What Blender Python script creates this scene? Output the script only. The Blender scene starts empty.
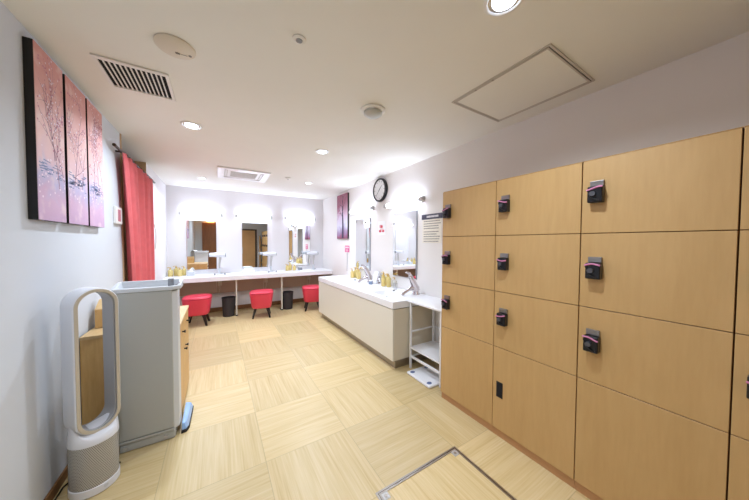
import bpy, bmesh, math, random
from mathutils import Vector, Matrix
random.seed(7)
SC = bpy.context.scene
COL = SC.collection
R = math.radians
PI = math.pi

# ------------------------------------------------------------------ materials
def lin(c):
    out = []
    for v in c:
        v = v / 255
        out.append(v / 12.92 if v <= .04045 else ((v + .055) / 1.055) ** 2.4)
    return (*out, 1)

def new_mat(name):
    m = bpy.data.materials.new(name); m.use_nodes = True
    nt = m.node_tree
    return m, nt, nt.nodes['Principled BSDF']

def mat(name, c, rough=.5, metal=0, spec=.5, noise=0, nscale=8, bump=0, bscale=200, coat=0, trans=0, ior=1.45, emit=None, es=0, alpha=1):
    m, nt, b = new_mat(name)
    b.inputs['Base Color'].default_value = lin(c)
    b.inputs['Roughness'].default_value = rough
    b.inputs['Metallic'].default_value = metal
    b.inputs['Specular IOR Level'].default_value = spec
    b.inputs['Coat Weight'].default_value = coat
    b.inputs['Transmission Weight'].default_value = trans
    b.inputs['IOR'].default_value = ior
    b.inputs['Alpha'].default_value = alpha
    if emit:
        b.inputs['Emission Color'].default_value = lin(emit); b.inputs['Emission Strength'].default_value = es
    g = nt.nodes.new('ShaderNodeNewGeometry')
    if noise:
        n = nt.nodes.new('ShaderNodeTexNoise'); n.inputs['Scale'].default_value = nscale; n.inputs['Detail'].default_value = 4
        nt.links.new(g.outputs['Position'], n.inputs['Vector'])
        h = nt.nodes.new('ShaderNodeMix'); h.data_type = 'RGBA'; h.blend_type = 'MULTIPLY'
        r = nt.nodes.new('ShaderNodeMapRange'); r.inputs['From Min'].default_value = .3; r.inputs['From Max'].default_value = .7
        r.inputs['To Min'].default_value = 1 - noise; r.inputs['To Max'].default_value = 1
        nt.links.new(n.outputs['Fac'], r.inputs['Value'])
        h.inputs[0].default_value = 1; h.inputs[6].default_value = lin(c)
        nt.links.new(r.outputs[0], h.inputs[7]); nt.links.new(h.outputs[2], b.inputs['Base Color'])
    if bump:
        n = nt.nodes.new('ShaderNodeTexNoise'); n.inputs['Scale'].default_value = bscale
        nt.links.new(g.outputs['Position'], n.inputs['Vector'])
        bp = nt.nodes.new('ShaderNodeBump'); bp.inputs['Strength'].default_value = bump; bp.inputs['Distance'].default_value = .002
        nt.links.new(n.outputs['Fac'], bp.inputs['Height']); nt.links.new(bp.outputs[0], b.inputs['Normal'])
    return m

def wood(name, c1, c2, scale=(1, 1, 1), rough=.42, strength=1., fine=60, coat=0):
    """straight fine grain; 'scale' small along the grain direction"""
    m, nt, b = new_mat(name)
    g = nt.nodes.new('ShaderNodeNewGeometry')
    mp = nt.nodes.new('ShaderNodeMapping'); mp.inputs['Scale'].default_value = scale
    nt.links.new(g.outputs['Position'], mp.inputs['Vector'])
    n1 = nt.nodes.new('ShaderNodeTexNoise'); n1.inputs['Scale'].default_value = fine; n1.inputs['Detail'].default_value = 5; n1.inputs['Roughness'].default_value = .6
    n2 = nt.nodes.new('ShaderNodeTexNoise'); n2.inputs['Scale'].default_value = fine * .12; n2.inputs['Detail'].default_value = 3; n2.inputs['Distortion'].default_value = .6
    for n in (n1, n2): nt.links.new(mp.outputs[0], n.inputs['Vector'])
    a = nt.nodes.new('ShaderNodeMath'); a.operation = 'ADD'
    nt.links.new(n1.outputs['Fac'], a.inputs[0]); nt.links.new(n2.outputs['Fac'], a.inputs[1])
    r = nt.nodes.new('ShaderNodeMapRange'); r.inputs['From Min'].default_value = 1 - .42 / strength; r.inputs['From Max'].default_value = 1 + .42 / strength
    nt.links.new(a.outputs[0], r.inputs['Value'])
    mx = nt.nodes.new('ShaderNodeMix'); mx.data_type = 'RGBA'
    mx.inputs[6].default_value = lin(c1); mx.inputs[7].default_value = lin(c2)
    nt.links.new(r.outputs[0], mx.inputs[0]); nt.links.new(mx.outputs[2], b.inputs['Base Color'])
    b.inputs['Roughness'].default_value = rough; b.inputs['Coat Weight'].default_value = coat
    return m

TX, TY, TP = .262, 1.78, .577     # floor tile grid: origin and pitch
def floor_mat():
    m, nt, b = new_mat('tile_floor')
    N, L = nt.nodes.new, nt.links.new
    def M(op, a, bb=None, c=None):
        n = N('ShaderNodeMath'); n.operation = op
        for i, v in enumerate((a, bb, c)):
            if v is None: continue
            if isinstance(v, (int, float)): n.inputs[i].default_value = v
            else: L(v, n.inputs[i])
        return n.outputs[0]
    g = N('ShaderNodeNewGeometry'); s = N('ShaderNodeSeparateXYZ'); L(g.outputs['Position'], s.inputs[0])
    u = M('DIVIDE', M('SUBTRACT', s.outputs[0], TX), TP); v = M('DIVIDE', M('SUBTRACT', s.outputs[1], TY), TP)
    iu, iv = M('FLOOR', u), M('FLOOR', v); fu, fv = M('FRACT', u), M('FRACT', v)
    chk = M('FLOORED_MODULO', M('ADD', iu, iv), 2)
    cb = N('ShaderNodeCombineXYZ'); L(iu, cb.inputs[0]); L(iv, cb.inputs[1])
    wn = N('ShaderNodeTexWhiteNoise'); wn.noise_dimensions = '3D'; L(cb.outputs[0], wn.inputs['Vector'])
    # swap axes on alternate tiles so the streaks turn
    a = N('ShaderNodeMix'); a.data_type = 'FLOAT'; L(chk, a.inputs[0]); L(s.outputs[1], a.inputs[2]); L(s.outputs[0], a.inputs[3])
    c = N('ShaderNodeMix'); c.data_type = 'FLOAT'; L(chk, c.inputs[0]); L(s.outputs[0], c.inputs[2]); L(s.outputs[1], c.inputs[3])
    def streak(sa, sc, det):
        v3 = N('ShaderNodeCombineXYZ'); L(M('MULTIPLY', a.outputs[0], sa), v3.inputs[0]); L(M('MULTIPLY', c.outputs[0], sc), v3.inputs[1])
        L(M('MULTIPLY', wn.outputs[0], 37.), v3.inputs[2])
        n = N('ShaderNodeTexNoise'); n.inputs['Scale'].default_value = 1; n.inputs['Detail'].default_value = det; n.inputs['Roughness'].default_value = .6
        L(v3.outputs[0], n.inputs['Vector']); return n.outputs['Fac']
    s1, s2, s3 = streak(95, 2.2, 3), streak(26, 1.1, 2), streak(170, 5, 1)
    t = M('ADD', M('MULTIPLY', s1, .5), M('ADD', M('MULTIPLY', s2, .35), M('MULTIPLY', s3, .15)))
    mr = N('ShaderNodeMapRange'); mr.inputs['From Min'].default_value = .27; mr.inputs['From Max'].default_value = .66; L(t, mr.inputs['Value'])
    cr = N('ShaderNodeValToRGB'); L(mr.outputs[0], cr.inputs[0])
    e = cr.color_ramp.elements; e[0].color = lin(FL[0]); e[1].color = lin(FL[2]); x = e.new(.5); x.color = lin(FL[1])
    # per-tile tone
    tone = N('ShaderNodeMapRange'); L(wn.outputs[0], tone.inputs['Value']); tone.inputs['To Min'].default_value = .87; tone.inputs['To Max'].default_value = 1.06
    mul = N('ShaderNodeVectorMath'); mul.operation = 'SCALE'; L(cr.outputs[0], mul.inputs[0]); L(tone.outputs[0], mul.inputs['Scale'])
    # joints
    d = M('MINIMUM', M('MINIMUM', fu, M('SUBTRACT', 1, fu)), M('MINIMUM', fv, M('SUBTRACT', 1, fv)))
    j = N('ShaderNodeMapRange'); L(d, j.inputs['Value']); j.inputs['From Min'].default_value = .001; j.inputs['From Max'].default_value = .005
    j.inputs['To Min'].default_value = .72; j.inputs['To Max'].default_value = 1
    mul2 = N('ShaderNodeVectorMath'); mul2.operation = 'SCALE'; L(mul.outputs[0], mul2.inputs[0]); L(j.outputs[0], mul2.inputs['Scale'])
    L(mul2.outputs[0], b.inputs['Base Color'])
    b.inputs['Roughness'].default_value = .36; b.inputs['Specular IOR Level'].default_value = .5
    bp = N('ShaderNodeBump'); bp.inputs['Strength'].default_value = .12; bp.inputs['Distance'].default_value = .001; L(s1, bp.inputs['Height']); L(bp.outputs[0], b.inputs['Normal'])
    return m
FL = [(192, 160, 102), (212, 187, 135), (223, 201, 156)]

def painting_mat(name, stops, horizon, stain):
    m, nt, b = new_mat(name)
    N, L = nt.nodes.new, nt.links.new
    g = N('ShaderNodeNewGeometry'); s = N('ShaderNodeSeparateXYZ'); L(g.outputs['Position'], s.inputs[0])
    n = N('ShaderNodeTexNoise'); n.inputs['Scale'].default_value = 5; n.inputs['Detail'].default_value = 6; n.inputs['Distortion'].default_value = .8
    L(g.outputs['Position'], n.inputs['Vector'])
    r = N('ShaderNodeMapRange'); r.inputs['From Min'].default_value = 1.55; r.inputs['From Max'].default_value = 2.46; L(s.outputs[2], r.inputs['Value'])
    ad = N('ShaderNodeMath'); ad.operation = 'MULTIPLY_ADD'; L(n.outputs['Fac'], ad.inputs[0]); ad.inputs[1].default_value = .35; L(r.outputs[0], ad.inputs[2])
    sb = N('ShaderNodeMath'); sb.operation = 'SUBTRACT'; L(ad.outputs[0], sb.inputs[0]); sb.inputs[1].default_value = .17
    cr = N('ShaderNodeValToRGB'); L(sb.outputs[0], cr.inputs[0])
    e = cr.color_ramp.elements; e[0].position, e[0].color = stops[0][0], lin(stops[0][1]); e[1].position, e[1].color = stops[-1][0], lin(stops[-1][1])
    for p, c in stops[1:-1]:
        x = e.new(p); x.color = lin(c)
    n2 = N('ShaderNodeTexNoise'); n2.inputs['Scale'].default_value = 9; n2.inputs['Detail'].default_value = 5
    L(g.outputs['Position'], n2.inputs['Vector'])
    m2 = N('ShaderNodeMapRange'); m2.inputs['From Min'].default_value = .55; m2.inputs['From Max'].default_value = .7; m2.inputs['To Max'].default_value = .5; L(n2.outputs['Fac'], m2.inputs['Value'])
    mx = N('ShaderNodeMix'); mx.data_type = 'RGBA'; L(m2.outputs[0], mx.inputs[0]); L(cr.outputs[0], mx.inputs[6]); mx.inputs[7].default_value = lin(stain)
    L(mx.outputs[2], b.inputs['Base Color']); b.inputs['Roughness'].default_value = .6
    return m

def grille_mat():
    m, nt, b = new_mat('perforated_grey')
    N, L = nt.nodes.new, nt.links.new
    uv = N('ShaderNodeUVMap'); s = N('ShaderNodeSeparateXYZ'); L(uv.outputs[0], s.inputs[0])
    def M(op, a, bb=None):
        n = N('ShaderNodeMath'); n.operation = op
        for i, v in enumerate((a, bb)):
            if v is None: continue
            if isinstance(v, (int, float)): n.inputs[i].default_value = v
            else: L(v, n.inputs[i])
        return n.outputs[0]
    row = M('FLOOR', s.outputs[1]); off = M('MULTIPLY', M('FLOORED_MODULO', row, 2), .5)
    fu = M('SUBTRACT', M('FRACT', M('ADD', s.outputs[0], off)), .5); fv = M('SUBTRACT', M('FRACT', s.outputs[1]), .5)
    d = M('SQRT', M('ADD', M('MULTIPLY', fu, fu), M('MULTIPLY', fv, fv)))
    r = N('ShaderNodeMapRange'); r.inputs['From Min'].default_value = .22; r.inputs['From Max'].default_value = .30; L(d, r.inputs['Value'])
    mx = N('ShaderNodeMix'); mx.data_type = 'RGBA'; L(r.outputs[0], mx.inputs[0]); mx.inputs[6].default_value = lin((70, 66, 60)); mx.inputs[7].default_value = lin((186, 184, 178))
    L(mx.outputs[2], b.inputs['Base Color']); b.inputs['Roughness'].default_value = .45; b.inputs['Metallic'].default_value = .2
    return m

M_ = dict(
    floor=floor_mat(),
    ceil=mat('ceiling_paint', (240, 238, 232), .9, noise=.02, nscale=3, spec=.2),
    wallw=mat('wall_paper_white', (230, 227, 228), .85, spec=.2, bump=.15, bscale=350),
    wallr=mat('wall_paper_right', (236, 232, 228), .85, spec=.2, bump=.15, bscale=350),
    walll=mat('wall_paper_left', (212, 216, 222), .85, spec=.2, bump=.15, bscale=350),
    locker=wood('locker_maple', (190, 151, 95), (206, 168, 113), (1, 1, .12), .45, .8, 40),
    lockerside=wood('locker_edge_maple', (186, 142, 86), (206, 166, 108), (1, 1, .12), .5, .8, 40),
    plinth=wood('locker_plinth_wood', (176, 128, 84), (192, 146, 100), (1, .1, 1), .5, .8, 40),
    gap=mat('locker_gap_dark_brown', (104, 66, 30), .8),
    oak=wood('cabinet_oak', (196, 150, 86), (224, 184, 122), (1, 1, .1), .45, 1.2, 50),
    oakx=wood('cabinet_top_oak', (206, 170, 116), (226, 194, 146), (1, .1, 1), .45, 1.1, 50),
    base=wood('baseboard_wood', (120, 84, 48), (140, 100, 60), (1, .1, 1), .5, 1, 40),
    tan=wood('jamb_wood', (196, 160, 118), (210, 178, 138), (1, 1, .1), .5, 1, 40),
    brown=wood('dark_brown_panelling', (120, 72, 36), (164, 106, 56), (1, 1, .1), .4, 1, 30),
    white=mat('white_lacquer', (240, 240, 242), .3),
    cream=mat('cream_laminate', (226, 222, 208), .35),
    creamd=mat('cream_laminate_shaded', (218, 208, 186), .4),  # end panels' shade put into a deeper cream; rack boxes share it
    seam=mat('dark_seam', (60, 48, 38), .8),
    steel=mat('brushed_stainless', (170, 162, 152), .38, 1),
    alu=mat('aluminium', (190, 188, 186), .4, .35),
    chrome=mat('satin_chrome', (205, 198, 200), .22, 1),
    mirror=mat('mirror_silver', (246, 248, 248), .01, 1),
    black=mat('black_plastic', (24, 24, 27), .4),
    blackm=mat('black_matt', (30, 27, 27), .7),
    darkleg=mat('stool_leg_black_wood', (36, 26, 24), .4),
    binm=mat('bin_charcoal', (56, 52, 54), .6, bump=.3, bscale=400),
    red=mat('red_vinyl', (222, 62, 84), .33, bump=.08, bscale=300),
    redseam=mat('red_vinyl_piping', (180, 28, 48), .4),
    grey=mat('grey_shell', (178, 180, 176), .45),
    greyl=mat('light_grey_shell', (208, 212, 216), .4),
    greyd=mat('mid_grey_plastic', (142, 144, 148), .5),
    fanw=mat('purifier_white', (226, 228, 234), .3),
    fani=mat('purifier_inner_silver', (178, 178, 180), .35, .3),
    fane=mat('purifier_champagne_edge', (200, 192, 176), .4, .2),
    grille=grille_mat(),
    blue=mat('light_blue_plastic', (150, 186, 232), .2),
    curtain=mat('coral_curtain_cloth', (228, 112, 116), .85, noise=.10, nscale=14, bump=.3, bscale=600),
    rod=mat('curtain_rod_bronze', (70, 56, 44), .4, .6),
    tube=mat('lamp_tube_diffuser', (255, 255, 255), .4, emit=(218, 230, 255), es=19),
    dl=mat('downlight_lamp', (255, 255, 255), .3, emit=(225, 236, 255), es=7),
    reflector=mat('downlight_reflector', (214, 224, 236), .15, .9),
    plast=mat('white_plastic', (236, 234, 230), .45),
    plastb=mat('ivory_ceiling_plastic', (224, 214, 198), .6),
    slot=mat('vent_dark', (26, 26, 30), .9),
    greyk=mat('key_cylinder_dark', (92, 92, 98), .35, .4),
    lock=mat('lock_body_black', (26, 26, 30), .3),
    lockp=mat('lock_plate_metal', (150, 146, 144), .3, .8),
    pink=mat('pink_band', (206, 128, 164), .5),
    pinksign=mat('pink_card', (222, 92, 148), .6),
    paper=mat('paper_white', (244, 244, 244), .8),
    papery=mat('notice_cream_paper', (236, 230, 216), .8),
    ink=mat('printed_grey_ink', (140, 134, 128), .8),
    inkr=mat('printed_red_ink', (208, 70, 84), .8),
    signd=mat('notice_header_slate', (74, 72, 88), .6),
    yellow=mat('amenity_yellow_liquid', (248, 226, 150), .2, trans=.35),
    gold=mat('amenity_gold_cap', (206, 170, 84), .3, .5),
    clear=mat('clear_acrylic', (250, 252, 255), .03, trans=1, ior=1.3),
    taupe=mat('under_counter_taupe', (186, 160, 142), .7),
    towel=mat('white_towel', (244, 246, 244), .95, bump=.6, bscale=250),
    cable=mat('black_cable', (22, 20, 20), .5),
    beige=mat('beige_plastic', (206, 194, 178), .5),
    frost=mat('frosted_glass_warm_lit', (214, 168, 116), .55, noise=.15, nscale=2),  # orange is the warm light on the glass, put into its colour
    dframe=mat('door_frame_dark_bronze', (84, 74, 66), .45, .5),
    canv=painting_mat('blossom_painting', [(0, (196, 160, 190)), (.14, (206, 170, 196)), (.28, (190, 182, 212)), (.36, (224, 190, 196)), (.5, (232, 192, 188)), (.72, (228, 176, 170)), (1, (212, 148, 140))], 1, (240, 220, 214)),
    canvr=painting_mat('dusk_painting', [(0, (150, 84, 110)), (.12, (150, 124, 160)), (.3, (214, 212, 230)), (.55, (214, 190, 210)), (.8, (180, 120, 140)), (1, (150, 90, 108))], 1, (170, 120, 150)),
    branch=mat('painted_branch', (148, 104, 122), .7),
    blossom=mat('painted_blossom', (240, 222, 232), .7),
    blossomd=mat('painted_petal_rose', (192, 120, 140), .7),
    haze=mat('painted_blue_reed', (122, 134, 170), .7),
)

# ------------------------------------------------------------------ mesh building
ORG = {}
class MB:
    def __init__(s): s.bm = bmesh.new(); s.uvl = None
    def box(s, x0, x1, y0, y1, z0, z1):
        v = [s.bm.verts.new(p) for p in ((x0, y0, z0), (x1, y0, z0), (x1, y1, z0), (x0, y1, z0), (x0, y0, z1), (x1, y0, z1), (x1, y1, z1), (x0, y1, z1))]
        for f in ((3, 2, 1, 0), (4, 5, 6, 7), (0, 1, 5, 4), (1, 2, 6, 5), (2, 3, 7, 6), (3, 0, 4, 7)): s.bm.faces.new([v[i] for i in f])
        return s
    def loops(s, rings, cap=True, closed=True, flip=False):
        vs = [[s.bm.verts.new(p) for p in r] for r in rings]
        n = len(vs[0])
        for a, b in zip(vs[:-1], vs[1:]):
            for i in range(n if closed else n - 1):
                j = (i + 1) % n; f = [a[i], a[j], b[j], b[i]]
                s.bm.faces.new(f[::-1] if flip else f)
        if cap:
            s.bm.faces.new(vs[0] if flip else vs[0][::-1]); s.bm.faces.new(vs[-1][::-1] if flip else vs[-1])
        return s
    def cyl(s, c, r, h, axis='z', r2=None, n=24):
        r2 = r if r2 is None else r2; rings = []
        for rr, t in ((r, 0), (r2, h)):
            ring = []
            for i in range(n):
                a = 2 * PI * i / n; u, w = rr * math.cos(a), rr * math.sin(a)
                ring.append({'z': (c[0] + u, c[1] + w, c[2] + t), 'y': (c[0] + w, c[1] + t, c[2] + u), 'x': (c[0] + t, c[1] + u, c[2] + w)}[axis])
            rings.append(ring)
        return s.loops(rings)
    def lathe(s, prof, c=(0, 0, 0), n=28, axis='z', sx=1, sy=1, cap=True):
        rings = []
        for r, t in prof:
            ring = []
            for i in range(n):
                a = 2 * PI * i / n; u, w = r * math.cos(a) * sx, r * math.sin(a) * sy
                ring.append({'z': (c[0] + u, c[1] + w, c[2] + t), 'x': (c[0] + t, c[1] + u, c[2] + w), 'y': (c[0] + w, c[1] + t, c[2] + u)}[axis])
            rings.append(ring)
        return s.loops(rings, cap=cap)
    def tube(s, pts, r, n=8, radii=None):
        pts = [Vector(p) for p in pts]; rings = []; prev = None
        for i, p in enumerate(pts):
            t = ((pts[min(i + 1, len(pts) - 1)] - pts[max(i - 1, 0)])).normalized()
            if prev is None:
                a = t.orthogonal().normalized()
            else:
                a = (prev - t * prev.dot(t)).normalized()
            prev = a; b = t.cross(a); rr = radii[i] if radii else r
            rings.append([p + (a * math.cos(2 * PI * k / n) + b * math.sin(2 * PI * k / n)) * rr for k in range(n)])
        return s.loops(rings)
    def prism(s, poly, z0, z1, axis='z'):
        def P(u, v, t): return {'z': (u, v, t), 'x': (t, u, v), 'y': (v, t, u)}[axis]
        return s.loops([[P(u, v, z0) for u, v in poly], [P(u, v, z1) for u, v in poly]])
    def quad(s, *p):
        s.bm.faces.new([s.bm.verts.new(q) for q in p]); return s
    def build(s, name, m, parent=None, bevel=0, smooth=None, seg=2, solid=0, sub=0):
        org = ORG.get(parent, Vector((0, 0, 0))) if parent else Vector((0, 0, 0))
        if org.length: bmesh.ops.translate(s.bm, verts=s.bm.verts[:], vec=-org)
        bmesh.ops.recalc_face_normals(s.bm, faces=s.bm.faces[:])
        me = bpy.data.meshes.new(name); s.bm.to_mesh(me); s.bm.free()
        o = bpy.data.objects.new(name, me); COL.objects.link(o)
        me.materials.append(M_[m] if isinstance(m, str) else m)
        if parent: o.parent = parent
        ORG[o] = org
        if smooth is not None:
            me.shade_smooth() if hasattr(me, 'shade_smooth') else None
            if smooth > 0:
                try: me.set_sharp_from_angle(angle=R(smooth))
                except Exception: pass
        if solid:
            md = o.modifiers.new('s', 'SOLIDIFY'); md.thickness = solid; md.offset = 0
        if bevel:
            md = o.modifiers.new('b', 'BEVEL'); md.width = bevel; md.segments = seg; md.limit_method = 'ANGLE'; md.angle_limit = R(40)
            md.harden_normals = False
        if sub:
            md = o.modifiers.new('u', 'SUBSURF'); md.levels = sub; md.render_levels = sub
        return o
def B(*a): return MB().box(*a)

def tag(o, label, cat, group=None):
    o['label'] = label; o['category'] = cat
    if group: o['group'] = group
    return o
def thing(name, label, cat, loc=(0, 0, 0), group=None):
    o = bpy.data.objects.new(name, None); COL.objects.link(o); o.location = loc; o.empty_display_size = .05
    ORG[o] = Vector(loc)
    return tag(o, label, cat, group)
def struct(name, mb, m, **k):
    o = mb.build(name, m, **k); o['kind'] = 'structure'; return o
def dup(o, parent=None, loc=None, rot=None, label=None):
    c = o.copy(); COL.objects.link(c)
    if parent: c.parent = parent
    if loc is not None: c.location = loc
    if rot is not None: c.rotation_euler = (0, 0, rot)
    if label: c['label'] = label
    for ch in list(o.children): dup(ch, c)
    return c

def light(name, kind, loc, power, color=(1, 1, 1), size=.1, rot=(0, 0, 0), parent=None, spread=180, sy=None, blend=.5, angle=120):
    d = bpy.data.lights.new(name, kind); d.energy = power; d.color = color
    if kind == 'AREA':
        d.shape = 'DISK' if sy is None else 'RECTANGLE'; d.size = size; d.spread = R(spread)
        if sy: d.size_y = sy
    elif kind == 'SPOT':
        d.spot_size = R(angle); d.spot_blend = blend; d.shadow_soft_size = size
    else: d.shadow_soft_size = size
    o = bpy.data.objects.new(name, d); COL.objects.link(o); o.rotation_euler = rot
    if parent: o.parent = parent; loc = Vector(loc) - ORG[parent]
    o.location = loc
    return o

# ------------------------------------------------------------------ the room
XL, XR, YF, YB, ZC = -.81, 2.29, 6.22, -1.3, 2.52
struct('floor', B(-1.4, XR + .1, YB - .1, YF + .1, -.1, 0), 'floor')
struct('ceiling', B(-1.4, XR + .1, YB - .1, YF + .1, ZC, ZC + .1), 'ceil')
RY0, RY1 = 3.52, 4.63      # curtained recess in the left wall
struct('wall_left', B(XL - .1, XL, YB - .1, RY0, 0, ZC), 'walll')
struct('wall_left_far', B(XL - .1, XL, RY1, YF, 0, ZC), 'wallw')
struct('wall_left_recess', B(-1.4, -1.3, RY0 - .2, RY1 + .2, 0, ZC), 'wallw')
struct('wall_left_recess_near', B(-1.3, XL - .1, RY0 - .1, RY0, 0, ZC), 'wallw')
struct('wall_left_recess_far', B(-1.3, XL - .1, RY1, RY1 + .1, 0, ZC), 'wallw')
struct('trim_1', B(-1.3, XL + .002, RY1 - .018, RY1, 0, ZC), 'tan')
struct('trim_2', B(XL - .1, XL + .008, RY0, RY0 + .022, 0, ZC), 'tan')
struct('wall_right', B(XR, XR + .1, YB, YF, 0, ZC), 'wallr')
struct('wall_far', B(XL - .1, XR + .1, YF, YF + .1, 0, ZC), 'wallw')
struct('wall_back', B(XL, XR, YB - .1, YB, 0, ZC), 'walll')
struct('baseboard_left', B(XL, XL + .012, YB, RY0, 0, .06), 'base', bevel=.002)
struct('baseboard_far', B(XL, XR, YF - .012, YF, 0, .09), 'base', bevel=.002)
struct('baseboard_left_far', B(XL, XL + .012, RY1, YF - .012, 0, .06), 'base', bevel=.002)

# back of the room (seen only in the mirrors)
t = thing('panelled_cupboard', 'dark brown panelled cupboard in the wall opposite the vanity', 'cupboard', (-.28, YB, 0))
B(-.55, 0, YB + .002, YB + .06, 0.001, 2.3).build('cabinet_body', 'brown', t, bevel=.003)
for z in (.12, .85, 1.55):
    B(-.52, -.03, YB + .06, YB + .075, z, z + .62).build('door_panel', 'brown', t, bevel=.004)
t = thing('wall_lamp', 'small warm box-shaped wall lamp above the brown cupboard', 'lamp', (-.25, YB, 2.35))
B(-.4, -.1, YB + .001, YB + .03, 2.33, 2.47).build('back_plate', 'plast', t)
M_['warm'] = mat('warm_lamp_shade', (255, 226, 190), .5, emit=(255, 176, 96), es=14)
B(-.38, -.12, YB + .03, YB + .11, 2.34, 2.46).build('lamp_shade', 'warm', t, bevel=.01)
o = struct('door_1', B(1.0, 1.58, YB + .012, YB + .03, .03, 2.0), 'frost')
for a in ((.94, 1.0, YB + .001, YB + .05, 0, 2.06), (1.58, 1.66, YB + .001, YB + .05, 0, 2.06), (1.0, 1.58, YB + .001, YB + .05, 2.0, 2.06)):
    f = B(*a).build('door_frame', 'dframe', o, bevel=.002)
B(1.03, 1.05, YB + .03, YB + .06, .9, 1.2).build('door_handle', 'alu', o, bevel=.004)
t = thing('wooden_rack', 'tall open wooden rack standing beyond the last locker', 'rack', (1.97, YB + .17, 0))
for x in (1.76, 2.16): B(x, x + .025, YB + .01, YB + .33, .001, 1.75).build('side_panel', 'oak', t)
for z in (.08, .45, .82, 1.19, 1.56): B(1.785, 2.16, YB + .01, YB + .33, z, z + .02).build('shelf', 'oak', t)
for i, (z, x) in enumerate(((.47, 1.83), (.84, 1.9), (1.21, 1.84), (1.21, 2.0), (.84, 2.05))):
    b = B(x, x + .09, YB + .08, YB + .24, z + .001, z + .13).build('storage_box', 'greyd' if i % 2 else 'creamd', bevel=.006)
    tag(b, ['grey box on the lowest filled shelf of the wooden rack', 'cream box on the middle rack shelf, towards the door', 'grey box on the upper rack shelf, towards the door',
            'cream box on the upper rack shelf, towards the wall', 'grey box on the middle rack shelf, towards the wall'][i], 'box', 'boxes on the wooden rack')
    if i in (0, 2): b.data.materials[0] = M_['greyd']
    if i in (1, 3): b.data.materials[0] = M_['creamd']

# ------------------------------------------------------------------ lockers
LY = [1.69, 1.163, .635, .113, -.41]
LZ = [.06, .677, 1.092, 1.507, 1.912]
LX = 1.774
names = ['maple locker column next to the white shelf stand, farthest from the camera',
         'second maple locker column from the shelf stand, with a black recessed pull low down',
         'maple locker column between the recessed-pull column and the one cut by the frame',
         'maple locker column cut off by the right edge of the picture']
def lock(d, yc, zc, k):
    L = B(LX - .042, LX - .001, yc - .033, yc + .033, zc - .058, zc + .03).build('lock', 'lock', d, bevel=.006, seg=3)
    B(LX - .014, LX - .001, yc - .03, yc + .03, zc + .032, zc + .062).build('number_plate', 'lockp', L, bevel=.002)
    MB().cyl((LX - .058, yc + .006, zc - .012), .013, .016, 'x').build('key_cylinder', 'greyk', L, smooth=30)
    # coiled pink wristband hanging over the lock
    pts = []
    for i in range(15):
        s = i / 14
        pts.append((LX - .044 - .002 * math.sin(s * 9), yc - .034 + .068 * s, zc + .016 - .014 * math.cos(s * 3 + k) * .6))
    MB().tube(pts, .0048, 6).build('wristband', 'pink', L, smooth=60)
    MB().tube([(LX - .045, yc + .03, zc + .01), (LX - .048, yc + .012, zc - .03), (LX - .045, yc - .02, zc - .05)], .004, 6).build('key_strap', 'lock', L, smooth=60)
for i in range(4):
    y1, y0 = LY[i], LY[i + 1]
    t = thing('locker', names[i], 'locker', (2.03, (y0 + y1) / 2, 0), 'maple lockers along the right wall')
    g = .0032
    mb = B(LX + .02, XR - .002, y0 + .0005, y1 - .0005, .06, LZ[-1]); mb.build('carcass', 'gap', t)
    B(LX + .012, XR - .004, y0 + .001, y1 - .001, .0005, .0595).build('plinth', 'plinth', t)
    B(LX + .004, XR - .003, y0 + .001, y1 - .001, LZ[-1] + .0005, LZ[-1] + .004).build('top_panel', 'lockerside', t)
    if i == 0: B(LX + .001, XR - .003, y1 - .0005, y1 + .002, .06, LZ[-1]).build('side_panel', 'lockerside', t)
    for r in range(4):
        z0, z1 = LZ[r] + (.0 if r == 0 else .002), LZ[r + 1] - .002
        d = B(LX, LX + .019, y0 + g, y1 - g * .6, z0, z1).build('door', 'locker', t, bevel=.0012, seg=1)
        if r == 0:
            if i == 1:
                B(LX - .003, LX - .0005, 1.083, 1.133, .305, .422).build('recessed_pull', 'black', d, bevel=.001)
                B(LX - .0045, LX - .003, 1.091, 1.125, .315, .412).build('pull_pocket', 'slot', d)
        else:
            if i == 0: yc = 1.622
            else: yc = (0, 1.086, .565, .045)[i]
            lock(d, yc, (0, .913, 1.315, 1.73)[r], i * 3 + r)

# ------------------------------------------------------------------ wash counter on the right wall
WX, WY0, WY1 = 1.68, 2.33, 4.80
t = thing('wash_cabinet', 'long cream washstand cabinet with white counter top and two basins', 'washstand', (1.99, 3.56, 0))
B(WX, WX + .02, WY0 + .001, WY1, .105, .692).build('front_panel', 'cream', t, bevel=.002)
B(WX + .02, XR - .002, WY0, WY0 + .02, .105, .692).build('end_panel', 'creamd', t, bevel=.002)
B(WX + .02, XR - .002, WY1 - .02, WY1, .105, .692).build('end_panel', 'creamd', t, bevel=.002)
B(WX + .03, XR - .002, WY0 + .02, WY1 - .02, .1, .69).build('carcass', 'seam', t)
B(WX + .015, XR - .01, WY0 + .012, WY1 - .012, .692, .701).build('shadow_gap', 'seam', t)
B(WX + .055, XR - .01, WY0 + .03, WY1 - .02, .0005, .1).build('toe_kick', 'steel', t)
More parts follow.
